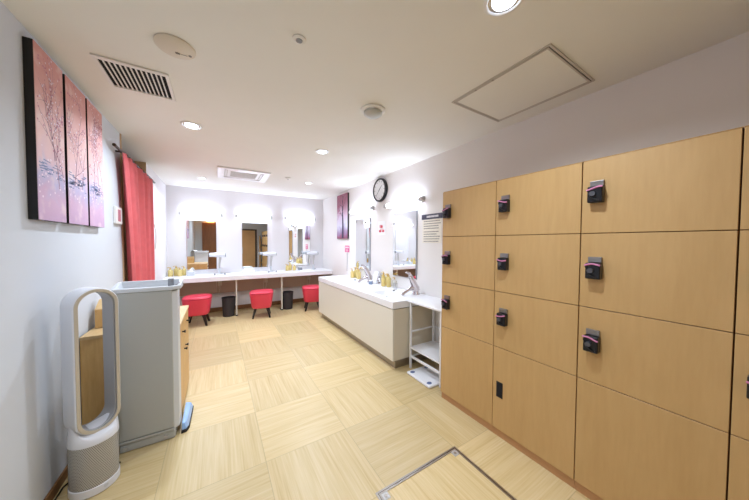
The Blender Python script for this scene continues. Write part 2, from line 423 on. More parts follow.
# counter top with two basin cut-outs
BAS = [(4.05, 1.92), (2.82, 1.92)]
def top_mesh():
    mb = MB(); zt, zb = .782, .701
    bw, bl = .145, .21
    xs = [WX - .006, 1.93 - bw, 1.93 + bw, XR - .002]
    ys = [WY0 - .004, BAS[1][0] - bl, BAS[1][0] + bl, BAS[0][0] - bl, BAS[0][0] + bl, WY1 + .004]
    g = [[mb.bm.verts.new((x, y, zt)) for y in ys] for x in xs]
    h = [[mb.bm.verts.new((x, y, zb)) for y in ys] for x in xs]
    holes = {(1, 1), (1, 3)}
    for i in range(3):
        for j in range(5):
            if (i, j) in holes: continue
            mb.bm.faces.new([g[i][j], g[i + 1][j], g[i + 1][j + 1], g[i][j + 1]]); mb.bm.faces.new([h[i][j + 1], h[i + 1][j + 1], h[i + 1][j], h[i][j]])
    for i in range(3):
        mb.bm.faces.new([g[i][0], h[i][0], h[i + 1][0], g[i + 1][0]]); mb.bm.faces.new([g[i + 1][5], h[i + 1][5], h[i][5], g[i][5]])
    for j in range(5):
        mb.bm.faces.new([g[0][j + 1], h[0][j + 1], h[0][j], g[0][j]]); mb.bm.faces.new([g[3][j], h[3][j], h[3][j + 1], g[3][j + 1]])
    for (i, j) in holes:
        c = [(i, j), (i + 1, j), (i + 1, j + 1), (i, j + 1)]
        for k in range(4):
            a, b_ = c[k], c[(k + 1) % 4]
            mb.bm.faces.new([g[a[0]][a[1]], g[b_[0]][b_[1]], h[b_[0]][b_[1]], h[a[0]][a[1]]])
    return mb
ct = top_mesh().build('counter_top', 'white', t, bevel=.003)
for (y, x) in BAS:
    mb = MB(); rings = []
    for k, (s, z) in enumerate(((1, .779), (.96, .76), (.9, .72), (.7, .69), (.3, .68), (.12, .679))):
        ring = []
        for i in range(32):
            a = 2 * PI * i / 32; ca, sa = math.cos(a), math.sin(a); p = 2 / 7 if k < 2 else 2 / 4
            ring.append((x + .148 * s * math.copysign(abs(ca) ** p, ca), y + .213 * s * math.copysign(abs(sa) ** p, sa), z))
        rings.append(ring)
    mb.loops(rings, cap=False); bs = mb.build('basin', 'white', t, smooth=60, solid=.004)
    MB().cyl((x, y, .681), .018, .004).build('drain', 'steel', bs)
# overflow caps on the counter front lip

def faucet(x, y):
    f = thing('basin_faucet', '', 'faucet', (0, 0, 0))
    MB().lathe([(.034, .0005), (.034, .01), (.027, .018), (.026, .05), (.03, .07), (.024, .085)]).build('faucet_body', 'chrome', f, smooth=50)
    # thick tilting body rising towards the room
    MB().tube([(0, 0, .04), (-.02, 0, .09), (-.045, 0, .14), (-.07, 0, .19)], .02, 16, [.034, .031, .026, .019]).build('neck', 'chrome', f, smooth=50)
    MB().tube([(-.02, 0, .075), (-.07, 0, .062), (-.13, 0, .035), (-.165, 0, .012)], .015, 14, [.022, .019, .016, .014]).build('spout', 'chrome', f, smooth=50)
    MB().tube([(-.066, 0, .185), (-.085, .0, .215), (-.12, 0, .225)], .01, 12, [.016, .012, .009]).build('lever', 'chrome', f, smooth=50)
    return f
f1 = faucet(0, 0); f1.location = (2.20, 2.545, .7825); f1.scale = (1.4, 1.5, 1.3); f1['label'] = 'chrome basin faucet at the nearer basin, beside the shelf stand'
f2 = dup(f1, loc=(2.21, 3.74, .7825), label='chrome basin faucet at the farther basin, nearer the vanity')
for f in (f1, f2): f['group'] = 'basin faucets'

def bottle(x, y, z, h, r, style, label, grp):
    r *= 1.15
    t = thing('amenity_bottle', label, 'bottle', (x, y, z), grp)
    MB().lathe([(r * .9, .0005), (r, .006), (r, h * .62), (r * .8, h * .7), (r * .35, h * .75), (r * .35, h * .8)], (x, y, z), 16).build('bottle_body', style, t, smooth=40)
    MB().lathe([(r * .42, h * .8), (r * .42, h * .88), (r * .16, h * .89), (r * .16, h * .97)], (x, y, z), 12).build('pump_collar', 'gold', t, smooth=40)
    MB().tube([(x + .004, y, z + h * .97), (x - r * .7, y, z + h * .975), (x - r * 1.2, y, z + h * .93)], r * .16, 6).build('pump_nozzle', 'gold', t, smooth=40)
    return t

# things on the ledge of the wash counter (z .84)
ZL = .7825
gp1, gp2 = 'yellow amenity bottles at the nearer basin', 'yellow amenity bottles at the farther basin'
bl = [(2.20, 3.17, .20, .030, 'yellow', 'tall yellow pump bottle beside the clear tumbler at the nearer basin', gp1),
      (2.235, 3.07, .16, .026, 'clear', 'clear pump bottle at the near end of the nearer bottle group', gp1),
      (2.17, 3.27, .18, .028, 'yellow', 'yellow pump bottle in the middle of the nearer bottle group', gp1),
      (2.24, 3.37, .21, .030, 'yellow', 'tallest yellow pump bottle, next to the white card stand', gp1),
      (2.19, 4.10, .19, .030, 'yellow', 'yellow pump bottle at the near end of the farther washstand group', gp2),
      (2.235, 4.24, .21, .028, 'yellow', 'tall yellow pump bottle in the middle of the farther washstand group', gp2),
      (2.17, 4.34, .18, .028, 'yellow', 'short amber pump bottle at the far end of the washstand ledge', gp2)]
bl += [(2.245, 3.27, .19, .028, 'yellow', 'yellow pump bottle against the wall, behind the middle of the nearer group', gp1),
       (2.25, 4.36, .20, .028, 'yellow', 'yellow pump bottle against the wall at the far end of the farther group', gp2)]
for (x, y, h, r, st, lb, gp) in bl: bottle(x, y, ZL, h, r, st, lb, gp)
tg = MB().lathe([(.024, .0005), (.03, .09), (.027, .088), (.022, .006)], (2.17, 2.96, ZL), 20).build('tumbler', 'clear', smooth=40)
tag(tg, 'clear tumbler on the ledge between the nearer faucet and its bottles', 'cup')
t = thing('card_stand', 'white printed card in a clear slanted stand on the washstand ledge', 'card stand', (2.2, 3.55, ZL))
mb = MB()
mb.loops([[(2.175, 3.49, ZL + .0005), (2.262, 3.49, ZL + .0005), (2.24, 3.49, ZL + .2), (2.234, 3.49, ZL + .2)], [(2.175, 3.62, ZL + .0005), (2.262, 3.62, ZL + .0005), (2.24, 3.62, ZL + .2), (2.234, 3.62, ZL + .2)]])
mb.build('acrylic_holder', 'clear', t)
mb = MB(); mb.loops([[(2.169, 3.495, ZL + .004), (2.173, 3.495, ZL + .004), (2.232, 3.495, ZL + .198), (2.228, 3.495, ZL + .198)], [(2.169, 3.615, ZL + .004), (2.173, 3.615, ZL + .004), (2.232, 3.615, ZL + .198), (2.228, 3.615, ZL + .198)]])
mb.build('card', 'paper', t)
t = thing('soap_jar', 'small blue-grey jar with a white lid in front of the card stand', 'jar', (2.10, 3.53, .7825))
MB().lathe([(.028, .0005), (.033, .01), (.033, .045), (.03, .05)], (2.10, 3.53, .7825), 20).build('jar_body', mat('blue_grey_glaze', (120, 136, 160), .3), t, smooth=40)
MB().lathe([(.03, .0505), (.03, .06), (.01, .066)], (2.10, 3.53, .7825), 20).build('lid', 'white', t, smooth=40)
for (x, y, lb) in ((2.078, 2.868, 'small black round overflow plug at the back rim of the nearer basin'), (2.078, 4.04, 'small black round overflow plug at the back rim of the farther basin')):
    o = MB().lathe([(.016, .0005), (.016, .006), (.012, .012), (.004, .014)], (x, y, .7825), 16).build('drain_plug', 'black', smooth=40)
    tag(o, lb, 'plug', 'drain plugs')

# ------------------------------------------------------------------ white shelf stand
t = thing('shelf_stand', 'white metal shelf stand between washstand and lockers', 'shelf', (2.07, 2.04, 0))
SX, SY0, SY1 = 1.885, 1.80, 2.29
for (x, y) in ((SX, SY0), (SX, SY1 - .022), (XR - .05, SY0), (XR - .05, SY1 - .022)):
    B(x, x + .022, y, y + .022, .0005, .765).build('leg', 'white', t, bevel=.002)
B(SX - .012, XR - .003, 1.705, 2.318, .766, .785).build('shelf_top', 'white', t, bevel=.003)
B(SX + .002, XR - .03, SY0 + .002, SY1 - .002, .235, .25).build('shelf_board', 'white', t, bevel=.002)
B(SX + .002, SX + .018, SY0 + .022, SY1 - .022, .13, .155).build('front_rail', 'white', t, bevel=.002)
for y in (SY0 + .003, SY1 - .019):
    B(SX + .022, XR - .05, y, y + .016, .42, .437).build('side_rail', 'white', t, bevel=.002)
    B(SX + .022, XR - .05, y, y + .016, .13, .147).build('side_rail', 'white', t, bevel=.002)
B(XR - .03, XR - .022, SY0 + .022, SY1 - .022, .42, .437).build('back_rail', 'white', t, bevel=.002)
# bathroom scale
t = thing('bathroom_scale', 'white bathroom scale with four blue-grey foot pads under the shelf stand', 'scale', (1.93, 2.02, 0))
mb = MB(); B_ = [(1.775, 1.84), (2.07, 1.84), (2.07, 2.2), (1.775, 2.2)]
mb.prism(B_, .0005, .028); mb.build('platform', 'white', t, bevel=.012, seg=3)
pad = mat('scale_pad_blue', (96, 112, 150), .5)
for (x, y) in ((1.82, 1.89), (1.82, 2.15), (2.025, 1.89), (2.025, 2.15)):
    MB().lathe([(.028, .0285), (.028, .030), (.02, .0315)], (x, y, 0), 18, sx=1, sy=.8).build('foot_pad', pad, t, smooth=40)

# ------------------------------------------------------------------ right wall things
def light_bar(name, label, c, length, axis):
    """wall lamp: backplate, diffuser tube, two end caps. c = centre of the tube"""
    t = thing('wall_lamp', label, 'lamp', c, 'lamp bars over the mirrors')
    h = length / 2; x, y, z = c
    if axis == 'x':
        B(x - h * .8, x + h * .8, y + .035, YF - .0002, z - .03, z + .03).build('back_plate', 'plast', t, bevel=.004)
        tb = MB().cyl((x - h + .04, y, z), .034, 2 * h - .08, 'x', n=20)
    else:
        B(x + .035, XR - .0002, y - h * .8, y + h * .8, z - .03, z + .03).build('back_plate', 'plast', t, bevel=.004)
        tb = MB().cyl((x, y - h + .09, z), .034, 2 * h - .18, 'y', n=20)
    tb.build('diffuser_tube', 'tube', t, smooth=40)
    for s in (-1, 1):
        if axis == 'x': m = MB().cyl((x + s * h - (.04 if s > 0 else 0), y, z), .036, .04, 'x', n=20)
        else: m = MB().cyl((x, y + s * h - (.09 if s > 0 else 0), z), .030, .09, 'y', n=20)
        m.build('end_cap', 'alu', t, smooth=40, bevel=.003)
    return t
for x, lb in ((-.255, 'bright tube lamp above the leftmost mirror of the far wall'), (.70, 'bright tube lamp above the middle mirror of the far wall'), (1.70, 'bright tube lamp above the rightmost mirror of the far wall')):
    light_bar('lamp', lb, (x, YF - .085, 2.0), .72, 'x')
light_bar('lamp', 'bright tube lamp above the farther washstand mirror, below the clock', (XR - .085, 4.08, 2.03), .88, 'y')
light_bar('lamp', 'bright tube lamp above the nearer washstand mirror, near the notice', (XR - .085, 2.86, 2.005), .88, 'y')

def mirror_y(x0, x1, z0, z1, lb):
    t = thing('wall_mirror', lb, 'mirror', ((x0 + x1) / 2, YF, z0), 'wall mirrors')
    B(x0 - .004, x1 + .004, YF - .018, YF - .0002, z0 - .004, z1 + .004).build('frame', 'alu', t)
    B(x0, x1, YF - .022, YF - .0185, z0, z1).build('mirror_glass', 'mirror', t)
def mirror_x(y0, y1, z0, z1, lb):
    t = thing('wall_mirror', lb, 'mirror', (XR, (y0 + y1) / 2, z0), 'wall mirrors')
    B(XR - .02, XR - .0002, y0 - .007, y1 + .007, z0 - .007, z1 + .007).build('frame', mat('mirror_edge_grey', (176, 178, 186), .4, .3), t)
    B(XR - .024, XR - .0205, y0, y1, z0, z1).build('mirror_glass', 'mirror', t)
mirror_y(-.5, -.01, .895, 1.87, 'leftmost frameless mirror on the far wall, above the bottles')
mirror_y(.465, .972, .895, 1.86, 'middle frameless mirror on the far wall')
mirror_y(1.45, 1.95, .895, 1.855, 'rightmost frameless mirror on the far wall')
mirror_x(3.86, 4.38, .965, 1.88, 'farther thin-framed mirror above the washstand')
mirror_x(2.635, 3.155, .965, 1.88, 'nearer thin-framed mirror above the washstand')

# clock
cy, cz, cr = 3.52, 2.30, .188
t = thing('wall_clock', 'round black-rimmed wall clock high on the right wall', 'clock', (XR, cy, cz))
MB().lathe([(cr - .006, 0), (cr, -.008), (cr, -.045), (cr - .006, -.052), (cr - .022, -.052), (cr - .026, -.035), (.001, -.034)], (XR - .001, cy, cz), 48, 'x').build('rim', 'black', t, smooth=40)
MB().cyl((XR - .042, cy, cz), cr - .0265, .005, 'x', n=48).build('dial', 'paper', t)
mb = MB()
for k in range(12):
    a = 2 * PI * k / 12; c, s = math.cos(a), math.sin(a); L0, L1 = cr * .68, cr * .80; w = .005
    p = [(cy + c * L0 - s * w, cz + s * L0 + c * w), (cy + c * L0 + s * w, cz + s * L0 - c * w), (cy + c * L1 + s * w, cz + s * L1 - c * w), (cy + c * L1 - s * w, cz + s * L1 + c * w)]
    mb.prism(p, XR - .0435, XR - .0422, 'x')
mb.build('hour_marks', 'ink', t)
def hand(deg, L, w, x):   # clockwise from 12 as seen from the room (right = -y)
    a = R(deg); dy, dz = -math.sin(a), math.cos(a); ny, nz = -dz, dy
    p = [(cy - dy * .03 + ny * w, cz - dz * .03 + nz * w), (cy - dy * .03 - ny * w, cz - dz * .03 - nz * w), (cy + dy * L - ny * w * .5, cz + dz * L - nz * w * .5), (cy + dy * L + ny * w * .5, cz + dz * L + nz * w * .5)]
    MB().prism(p, x - .0015, x, 'x').build('hand', mat('clock_hand_grey', (70, 70, 74), .4), t)
hand(50, .095, .006, XR - .0445); hand(225, .15, .004, XR - .0465)

# notice beside the lockers
t = thing('wall_poster', 'cream notice sheet with a slate header beside the lockers', 'notice', (XR, 2.37, 1.46))
B(XR - .004, XR - .0002, 2.20, 2.53, 1.45, 1.745).build('sheet', 'papery', t)
B(XR - .006, XR - .001, 2.185, 2.545, 1.748, 1.812).build('header', 'signd', t)
mb = MB()
for r_ in range(9):
    z = 1.722 - r_ * .030 - (.012 if r_ > 3 else 0); y = 2.505
    end = 2.22 + random.random() * .06
    while y > end:
        w = .006 + random.random() * .010
        mb.box(XR - .0048, XR - .0041, y - w, y, z - .006, z + .006); y -= w + .004
mb.build('printed_text', 'ink', t)
mb = MB(); y = 2.45
for k in range(9): mb.box(XR - .0068, XR - .0061, y - .016, y, 1.768, 1.792); y -= .023
mb.build('header_text', 'paper', t)
t = thing('wall_poster', 'small white paper notice with red marks between the washstand mirrors', 'notice', (XR, 3.51, 1.57))
B(XR - .003, XR - .0002, 3.40, 3.62, 1.575, 1.80).build('sheet', 'paper', t)
mb = MB(); mb.cyl((XR - .0045, 3.50, 1.71), .028, .001, 'x', n=14)
for (y0, y1, z0, z1) in ((3.43, 3.49, 1.62, 1.655), (3.51, 3.585, 1.62, 1.655), (3.45, 3.56, 1.665, 1.672), (3.535, 3.56, 1.69, 1.74)): mb.box(XR - .0045, XR - .0035, y0, y1, z0, z1)
mb.build('red_print', 'inkr', t)
t = thing('pink_sign', 'small pink square card on the right wall under the dusk painting', 'sign', (XR, 4.8, 1.25))
B(XR - .006, XR - .001, 4.70, 4.90, 1.25, 1.385).build('card', 'pinksign', t, bevel=.002)
mb = MB()
for (y0, y1, z0, z1) in ((4.82, 4.87, 1.33, 1.365), (4.73, 4.78, 1.33, 1.365), (4.74, 4.86, 1.29, 1.30), (4.76, 4.84, 1.27, 1.277)): mb.box(XR - .0075, XR - .0063, y0, y1, z0, z1)
mb.build('white_print', 'paper', t)
mb = MB().tube([(XR - .008, 4.79, 1.245), (XR - .008, 4.79, 1.05), (XR - .008, 4.80, .86)], .004, 6)
tag(mb.build('wall_wire', 'greyd', smooth=60), 'thin grey wire running down the right wall below the pink card', 'wire')

# ------------------------------------------------------------------ paintings
def canvas(name, lb, wall, a0, a1, z0, z1, cm, side='black', grp=None, th=.034):
    """wall -1: on the left wall facing +x; +1: on the right wall facing -x"""
    xw = XL if wall < 0 else XR
    t = thing('wall_picture', lb, 'painting', (xw, (a0 + a1) / 2, z0), grp)
    if wall < 0:
        B(xw + .0002, xw + th, a0, a1, z0, z1).build('stretcher', side, t); B(xw + th + .0003, xw + th + .002, a0 + .001, a1 - .001, z0 + .001, z1 - .001).build('canvas_face', cm, t)
    else:
        B(xw - th, xw - .0002, a0, a1, z0, z1).build('stretcher', side, t); B(xw - th - .002, xw - th - .0003, a0 + .001, a1 - .001, z0 + .001, z1 - .001).build('canvas_face', cm, t)
    return t
def ribbon(mb, x, pts, w0, w1):
    n = len(pts)
    for i in range(n - 1):
        (y0, z0), (y1, z1) = pts[i], pts[i + 1]; d = math.hypot(y1 - y0, z1 - z0) or 1
        ny, nz = -(z1 - z0) / d, (y1 - y0) / d
        a = w0 + (w1 - w0) * i / (n - 1); b = w0 + (w1 - w0) * (i + 1) / (n - 1)
        mb.quad((x, y0 - ny * a, z0 - nz * a), (x, y0 + ny * a, z0 + nz * a), (x, y1 + ny * b, z1 + nz * b), (x, y1 - ny * b, z1 - nz * b))
def grow(mb, tips, x, y, z, ang, ln, w, lim, depth):
    pts = [(y, z)]
    for k in range(7):
        ang += random.uniform(-.22, .22); y += math.sin(ang) * ln / 7; z += math.cos(ang) * ln / 7
        if not (lim[0] + .006 < y < lim[1] - .006 and lim[2] + .006 < z < lim[3] - .006): break
        pts.append((y, z))
        if depth and random.random() < .55: grow(mb, tips, x, y, z, ang + random.choice((-1, 1)) * random.uniform(.4, .9), ln * .55, w * .55, lim, depth - 1)
        if random.random() < .8: tips.append((y + random.uniform(-.015, .015), z + random.uniform(-.015, .015)))
    if len(pts) > 1: ribbon(mb, x, pts, w, w * .35)
def disc(mb, x, y, z, r, lim):
    if not (lim[0] + r < y < lim[1] - r and lim[2] + r < z < lim[3] - r): return
    mb.bm.faces.new([mb.bm.verts.new((x, y + r * math.cos(2 * PI * k / 6), z + r * math.sin(2 * PI * k / 6))) for k in range(6)])
spans = [(2.02, 2.305, 'left panel of the pink blossom triptych, nearest the camera'), (2.338, 2.618, 'middle panel of the pink blossom triptych'), (2.645, 2.92, 'right panel of the pink blossom triptych, nearest the curtain')]
xp = XL + .034
for i, (a0, a1, lb) in enumerate(spans):
    t = canvas('p', lb, -1, a0, a1, 1.56, 2.462, 'canv', grp='pink blossom triptych on the left wall')
    lim = (a0, a1, 1.56, 2.462); mb = MB(); tips = []
    starts = [[(.75, 1.75, -.25, .55), (.95, 1.8, -.5, .5), (.6, 1.9, .1, .4)], [(.3, 1.8, .1, .5), (.7, 1.8, .15, .42)], [(.3, 1.8, .2, .5), (.65, 1.8, .1, .45), (.9, 1.9, -.2, .4)]][i]
    for (s, z, an, ln) in starts: grow(mb, tips, xp + .0024, a0 + s * (a1 - a0), z, an, ln, .0035, lim, 2)
    mb.build('painted_branches', 'branch', t)
    m1, m2 = MB(), MB()
    for (y, z) in tips: disc(m1 if random.random() < .5 else m2, xp + .0028 + random.random() * .0004, y, z, random.uniform(.003, .007), lim)
    for k in range(34): disc(m1, xp + .003, random.uniform(a0, a1), random.gauss(1.80, .05), random.uniform(.003, .008), lim)
    m1.build('painted_blossoms', 'blossom', t); m2.build('painted_petals', 'blossomd', t)
    m3 = MB()
    for k in range(60 if i else 34):
        y = random.uniform(a0 + .02, a1 - .02); z = random.gauss(1.83, .025); l = random.uniform(.01, .035)
        if a0 + .01 < y - l and y + l < a1 - .01: ribbon(m3, xp + .0022, [(y - l, z), (y + l, z + random.uniform(-.004, .004))], .003, .002)
    m3.build('painted_waterline', 'haze', t)
t = canvas('q', 'dusky purple and red tree painting high on the right wall', 1, 4.72, 5.25, 1.53, 2.46, 'canvr')
lim = (4.72, 5.25, 1.53, 2.46); mb = MB(); tips = []
M_['bark'] = mat('painted_dark_trunk', (60, 46, 76), .7)
ribbon(mb, XR - .0366, [(4.95, 1.54), (4.94, 1.8), (4.96, 2.1), (4.94, 2.42)], .045, .018)
for (y, z, an, ln) in ((4.99, 2.0, .6, .4), (4.99, 2.05, -.6, .4), (4.98, 2.2, .9, .25)): grow(mb, tips, XR - .0368, y, z, an, ln, .007, lim, 2)
mb.build('painted_tree', 'bark', t)
mb = MB()
for (y, z) in tips: disc(mb, XR - .0372, y, z, random.uniform(.006, .014), lim)
mb.build('painted_leaves', 'blossomd', t)

# ------------------------------------------------------------------ far vanity
t = thing('vanity_counter', 'long white dressing counter across the far wall on thin upright legs', 'counter', (.74, 5.9, 0))
B(XL + .002, XR - .002, 5.6, YF - .002, .715, .80).build('counter_top', 'white', t, bevel=.004)
for x in (.306, 1.16): 
    B(x, x + .022, 5.66, 5.72, .0205, .7145).build('leg', 'cream', t, bevel=.002)
    B(x - .008, x + .03, 5.65, 5.80, .0005, .02).build('foot_plate', 'darkleg', t, bevel=.002)
B(XL + .002, XR - .002, YF - .09, YF - .064, .40, .7145).build('apron_panel', 'taupe', t)
for x, lb in ((.045, 'beige socket and hanging cord under the counter behind the left bin'), (.925, 'beige socket and hanging cord under the counter behind the middle stool'), (1.9, 'beige socket and hanging cord under the counter behind the right stool')):
    t = thing('power_outlet', lb, 'outlet', (x, YF - .09, .55), 'outlets under the counter')
    yy = YF - .0905
    B(x - .035, x + .035, yy - .012, yy, .55, .66).build('outlet_plate', 'beige', t, bevel=.003)
    B(x - .018, x + .018, yy - .045, yy - .0125, .58, .62).build('plug', 'beige', t, bevel=.005)
    MB().tube([(x, yy - .04, .58), (x, yy - .055, .5), (x - .02, yy - .05, .42), (x - .05, yy - .05, .40), (x - .06, yy - .05, .47), (x - .06, yy - .04, .70)], .005, 6).build('cord', 'beige', t, smooth=60)

# stools
def stool():
    t = thing('red_stool', '', 'stool', (0, 0, 0), 'red vanity stools')
    mb = MB(); rings = []
    for (w, z) in ((.145, .185), (.168, .19), (.178, .21), (.196, .34), (.21, .44), (.213, .475), (.203, .497), (.16, .508), (.08, .512)):
        ring = []
        for i in range(40):
            a = 2 * PI * i / 40; c, s = math.cos(a), math.sin(a); p = 2 / 3.4
            ring.append((w * math.copysign(abs(c) ** p, c), w * math.copysign(abs(s) ** p, s), z))
        rings.append(ring)
    mb.loops(rings); mb.build('seat', 'red', t, smooth=70)
    pts = []
    for i in range(41):
        a = 2 * PI * i / 40; c, s = math.cos(a), math.sin(a); p = 2 / 3.4
        pts.append((.212 * math.copysign(abs(c) ** p, c), .212 * math.copysign(abs(s) ** p, s), .47))
    MB().tube(pts, .004, 6).build('piping', 'redseam', t, smooth=60)
    for sx in (-1, 1):
        for sy in (-1, 1):
            MB().loops([[(sx * .15 + dx * .5, sy * .15 + dy * .5, .0005) for dx, dy in ((-.03, -.03), (.03, -.03), (.03, .03), (-.03, .03))],
                        [(sx * .105 + dx, sy * .105 + dy, .1845) for dx, dy in ((-.026, -.026), (.026, -.026), (.026, .026), (-.026, .026))]]).build('leg', 'darkleg', t, bevel=.003)
    return t
s0 = stool(); s0.location = (-.30, 5.43, 0); s0.rotation_euler = (0, 0, R(-6)); s0['label'] = 'red vinyl stool at the left of the counter, beside the wooden cabinet'
dup(s0, loc=(.735, 5.40, 0), rot=R(-10), label='red vinyl stool in the middle, between the two black bins')
dup(s0, loc=(1.75, 5.42, 0), rot=R(-14), label='red vinyl stool at the right, half hidden by the washstand')
# bins
def bin_():
    t = thing('waste_bin', '', 'bin', (0, 0, 0), 'black bins under the counter')
    MB().lathe([(.1, .0005), (.118, .35), (.122, .352), (.122, .362), (.114, .362), (.112, .345), (.094, .01)], n=32).build('bin_body', 'binm', t, smooth=40)
    MB().lathe([(.1165, .36), (.123, .3625), (.123, .368), (.1165, .368)], n=32, cap=False).build('rim', 'black', t, smooth=40)
    return t
b0 = bin_(); b0.location = (.185, 5.76, 0); b0['label'] = 'black waste bin under the counter, between left and middle stools'
dup(b0, loc=(1.305, 5.74, 0), label='black waste bin under the counter, between middle and right stools')

# hair dryers upright in holders
def dryer():
    t = thing('hair_dryer', '', 'hair dryer', (0, 0, 0), 'hair dryers on the far counter')
    MB().lathe([(.05, .0005), (.05, .012), (.022, .018), (.02, .06), (.028, .10), (.032, .12), (.026, .121)], n=24).build('holder', 'greyl', t, smooth=40)
    MB().tube([(0, 0, .07), (0, 0, .2), (.01, 0, .29), (.02, 0, .36)], .02, 14, [.014, .018, .022, .026]).build('handle', 'alu', t, smooth=50)
    MB().lathe([(.02, -.17), (.032, -.168), (.034, -.10), (.045, -.03), (.05, .03), (.05, .08), (.038, .10), (.02, .104)], (0, 0, .385), 24, 'x').build('barrel', 'fanw', t, smooth=50)
    MB().lathe([(.031, -.001), (.024, -.012), (.004, -.012)], (-.17, 0, .385), 20, 'x').build('nozzle', 'greyd', t, smooth=40)
    MB().lathe([(.040, .0), (.034, .012), (.01, .014)], (.10, 0, .385), 20, 'x').build('intake_grille', 'greyd', t, smooth=40)
    MB().tube([(0, -.0, .02), (.04, .03, .02), (.08, .06, .006), (.1, .12, .006)], .004, 6).build('cord', 'greyd', t, smooth=60)
    return t
d0 = dryer(); d0.location = (.04, 6.0, .8005); d0['label'] = 'white hair dryer standing at the right edge of the leftmost mirror'
dup(d0, loc=(1.01, 6.0, .8005), label='white hair dryer standing at the right edge of the middle mirror')
dup(d0, loc=(1.965, 6.0, .8005), label='white hair dryer standing at the right edge of the rightmost far mirror')
def post(x, y, lb):
    t = MB().lathe([(.011, .0005), (.011, .028), (.008, .034), (.002, .036)], (x, y, .8005), 14).build('counter_knob', 'greyd', smooth=40)
    tag(t, lb, 'knob', 'small knobs on the far counter')
for i, (x, y) in enumerate(((-.04, 5.84), (.13, 5.84), (.94, 5.84), (1.09, 5.84))):
    post(x, y, ['small grey knob on the far counter, left of the left dryer', 'small grey knob on the far counter, right of the left dryer', 'small grey knob on the far counter, left of the middle dryer', 'small grey knob on the far counter, right of the middle dryer'][i])
# bottles on far counter
gl, gr = 'yellow bottles at the left end of the far counter', 'yellow bottles before the rightmost far mirror'
for (x, y, h, r, lb, g_) in ((-.745, 6.06, .17, .034, 'yellow pump bottle nearest the left wall on the far counter', gl), (-.665, 6.12, .19, .034, 'tallest yellow bottle at the left end of the far counter', gl),
                             (-.60, 6.03, .16, .034, 'yellow bottle in front at the left end of the far counter', gl), (-.545, 6.11, .18, .03, 'yellow bottle closest to the leftmost mirror edge', gl),
                             (1.36, 6.02, .15, .03, 'yellow bottle at the left of the group before the rightmost far mirror', gr), (1.44, 6.08, .19, .034, 'tallest yellow bottle before the rightmost far mirror', gr), (1.52, 6.02, .14, .032, 'yellow bottle at the right of the group before the rightmost far mirror', gr)):
    bottle(x, y, .8005, h, r, 'yellow', lb, g_)
t = thing('tissue_box', 'small white and blue-grey tissue box on the far counter near its left end', 'box', (-.43, 6.05, .8))
B(-.49, -.37, 5.98, 6.10, .8005, .875).build('box_body', M_['greyl'], t, bevel=.004)
MB().lathe([(.035, .0), (.03, .02), (.012, .05), (.002, .055)], (-.43, 6.04, .8755), 10, sx=1.2, sy=.5).build('tissue', 'paper', t, smooth=60)
t = thing('comb_box', 'small grey comb box on the far counter before the rightmost mirror', 'box', (1.66, 6.05, .8))
B(1.62, 1.70, 6.0, 6.10, .8005, .86).build('box_body', 'greyd', t, bevel=.004)
B(1.625, 1.695, 6.005, 6.095, .8605, .875).build('lid', 'white', t, bevel=.003)
o = B(1.72, 1.94, 5.86, 5.96, .8005, .806).build('paper_tray', 'paper', bevel=.002); tag(o, 'flat white paper tray on the far counter beside the right hair dryer', 'tray')
for k, (x, y, z, w, dd, lb) in enumerate(((.56, 6.0, .8005, .13, .09, 'lower folded white towel on the far counter left of the middle mirror'), (.575, 6.0, .8515, .10, .075, 'upper folded white towel on top of the other one'))):
    mb = MB(); rings = []
    for (s, zz) in ((.93, 0), (1, .012), (1.0, .035), (.9, .048), (.4, .05)):
        rings.append([(x + s * w * math.copysign(abs(math.cos(a)) ** .5, math.cos(a)) + .004 * math.sin(5 * a), y + s * dd * math.copysign(abs(math.sin(a)) ** .5, math.sin(a)), z + zz + .003 * math.sin(3 * a) * (zz > .02)) for a in [2 * PI * i / 36 for i in range(36)]])
    mb.loops(rings); o = mb.build('folded_towel', 'towel', smooth=70); tag(o, lb, 'towel', 'white towels on the far counter')

# ------------------------------------------------------------------ ceiling things
def downlight(x, y, lb, r=.085, power=10, first=None):
    t = thing('downlight', lb, 'light', (x, y, ZC), 'recessed ceiling downlights')
    MB().lathe([(r, -.0005), (r, -.006), (r - .012, -.009), (r - .018, -.004), (r - .018, -.0005)], (x, y, ZC), 40, cap=False).build('trim_ring', 'plast', t, smooth=40)
    MB().lathe([(r - .018, -.003), (r * .62, -.0015), (r * .3, -.001)], (x, y, ZC), 40, cap=False).build('reflector', 'reflector', t, smooth=60)
    MB().lathe([(r * .60, -.0018), (r * .58, -.010), (.004, -.012)], (x, y, ZC), 32).build('lamp_disc', 'dl', t, smooth=40)
    light('downlight_beam', 'AREA', (x, y, ZC - .02), power, DLC, .10, (0, 0, 0), t, 150)
    return t
DLC = (.80, .92, 1.08)
DP = 16
downlight(1.085, .69, 'bright recessed downlight cut by the top edge of the picture', power=DP * .82)
downlight(-.187, 2.925, 'recessed downlight beyond the dark vent grille, nearest the curtain', power=DP)
downlight(1.07, 2.93, 'recessed downlight in the middle of the room beyond the smoke detector', power=DP, r=.08)
downlight(-.2, 5.22, 'small recessed downlight near the far left corner of the ceiling', r=.07, power=DP)
downlight(1.42, 4.6, 'small recessed downlight at the right of the air conditioner', r=.07, power=DP)
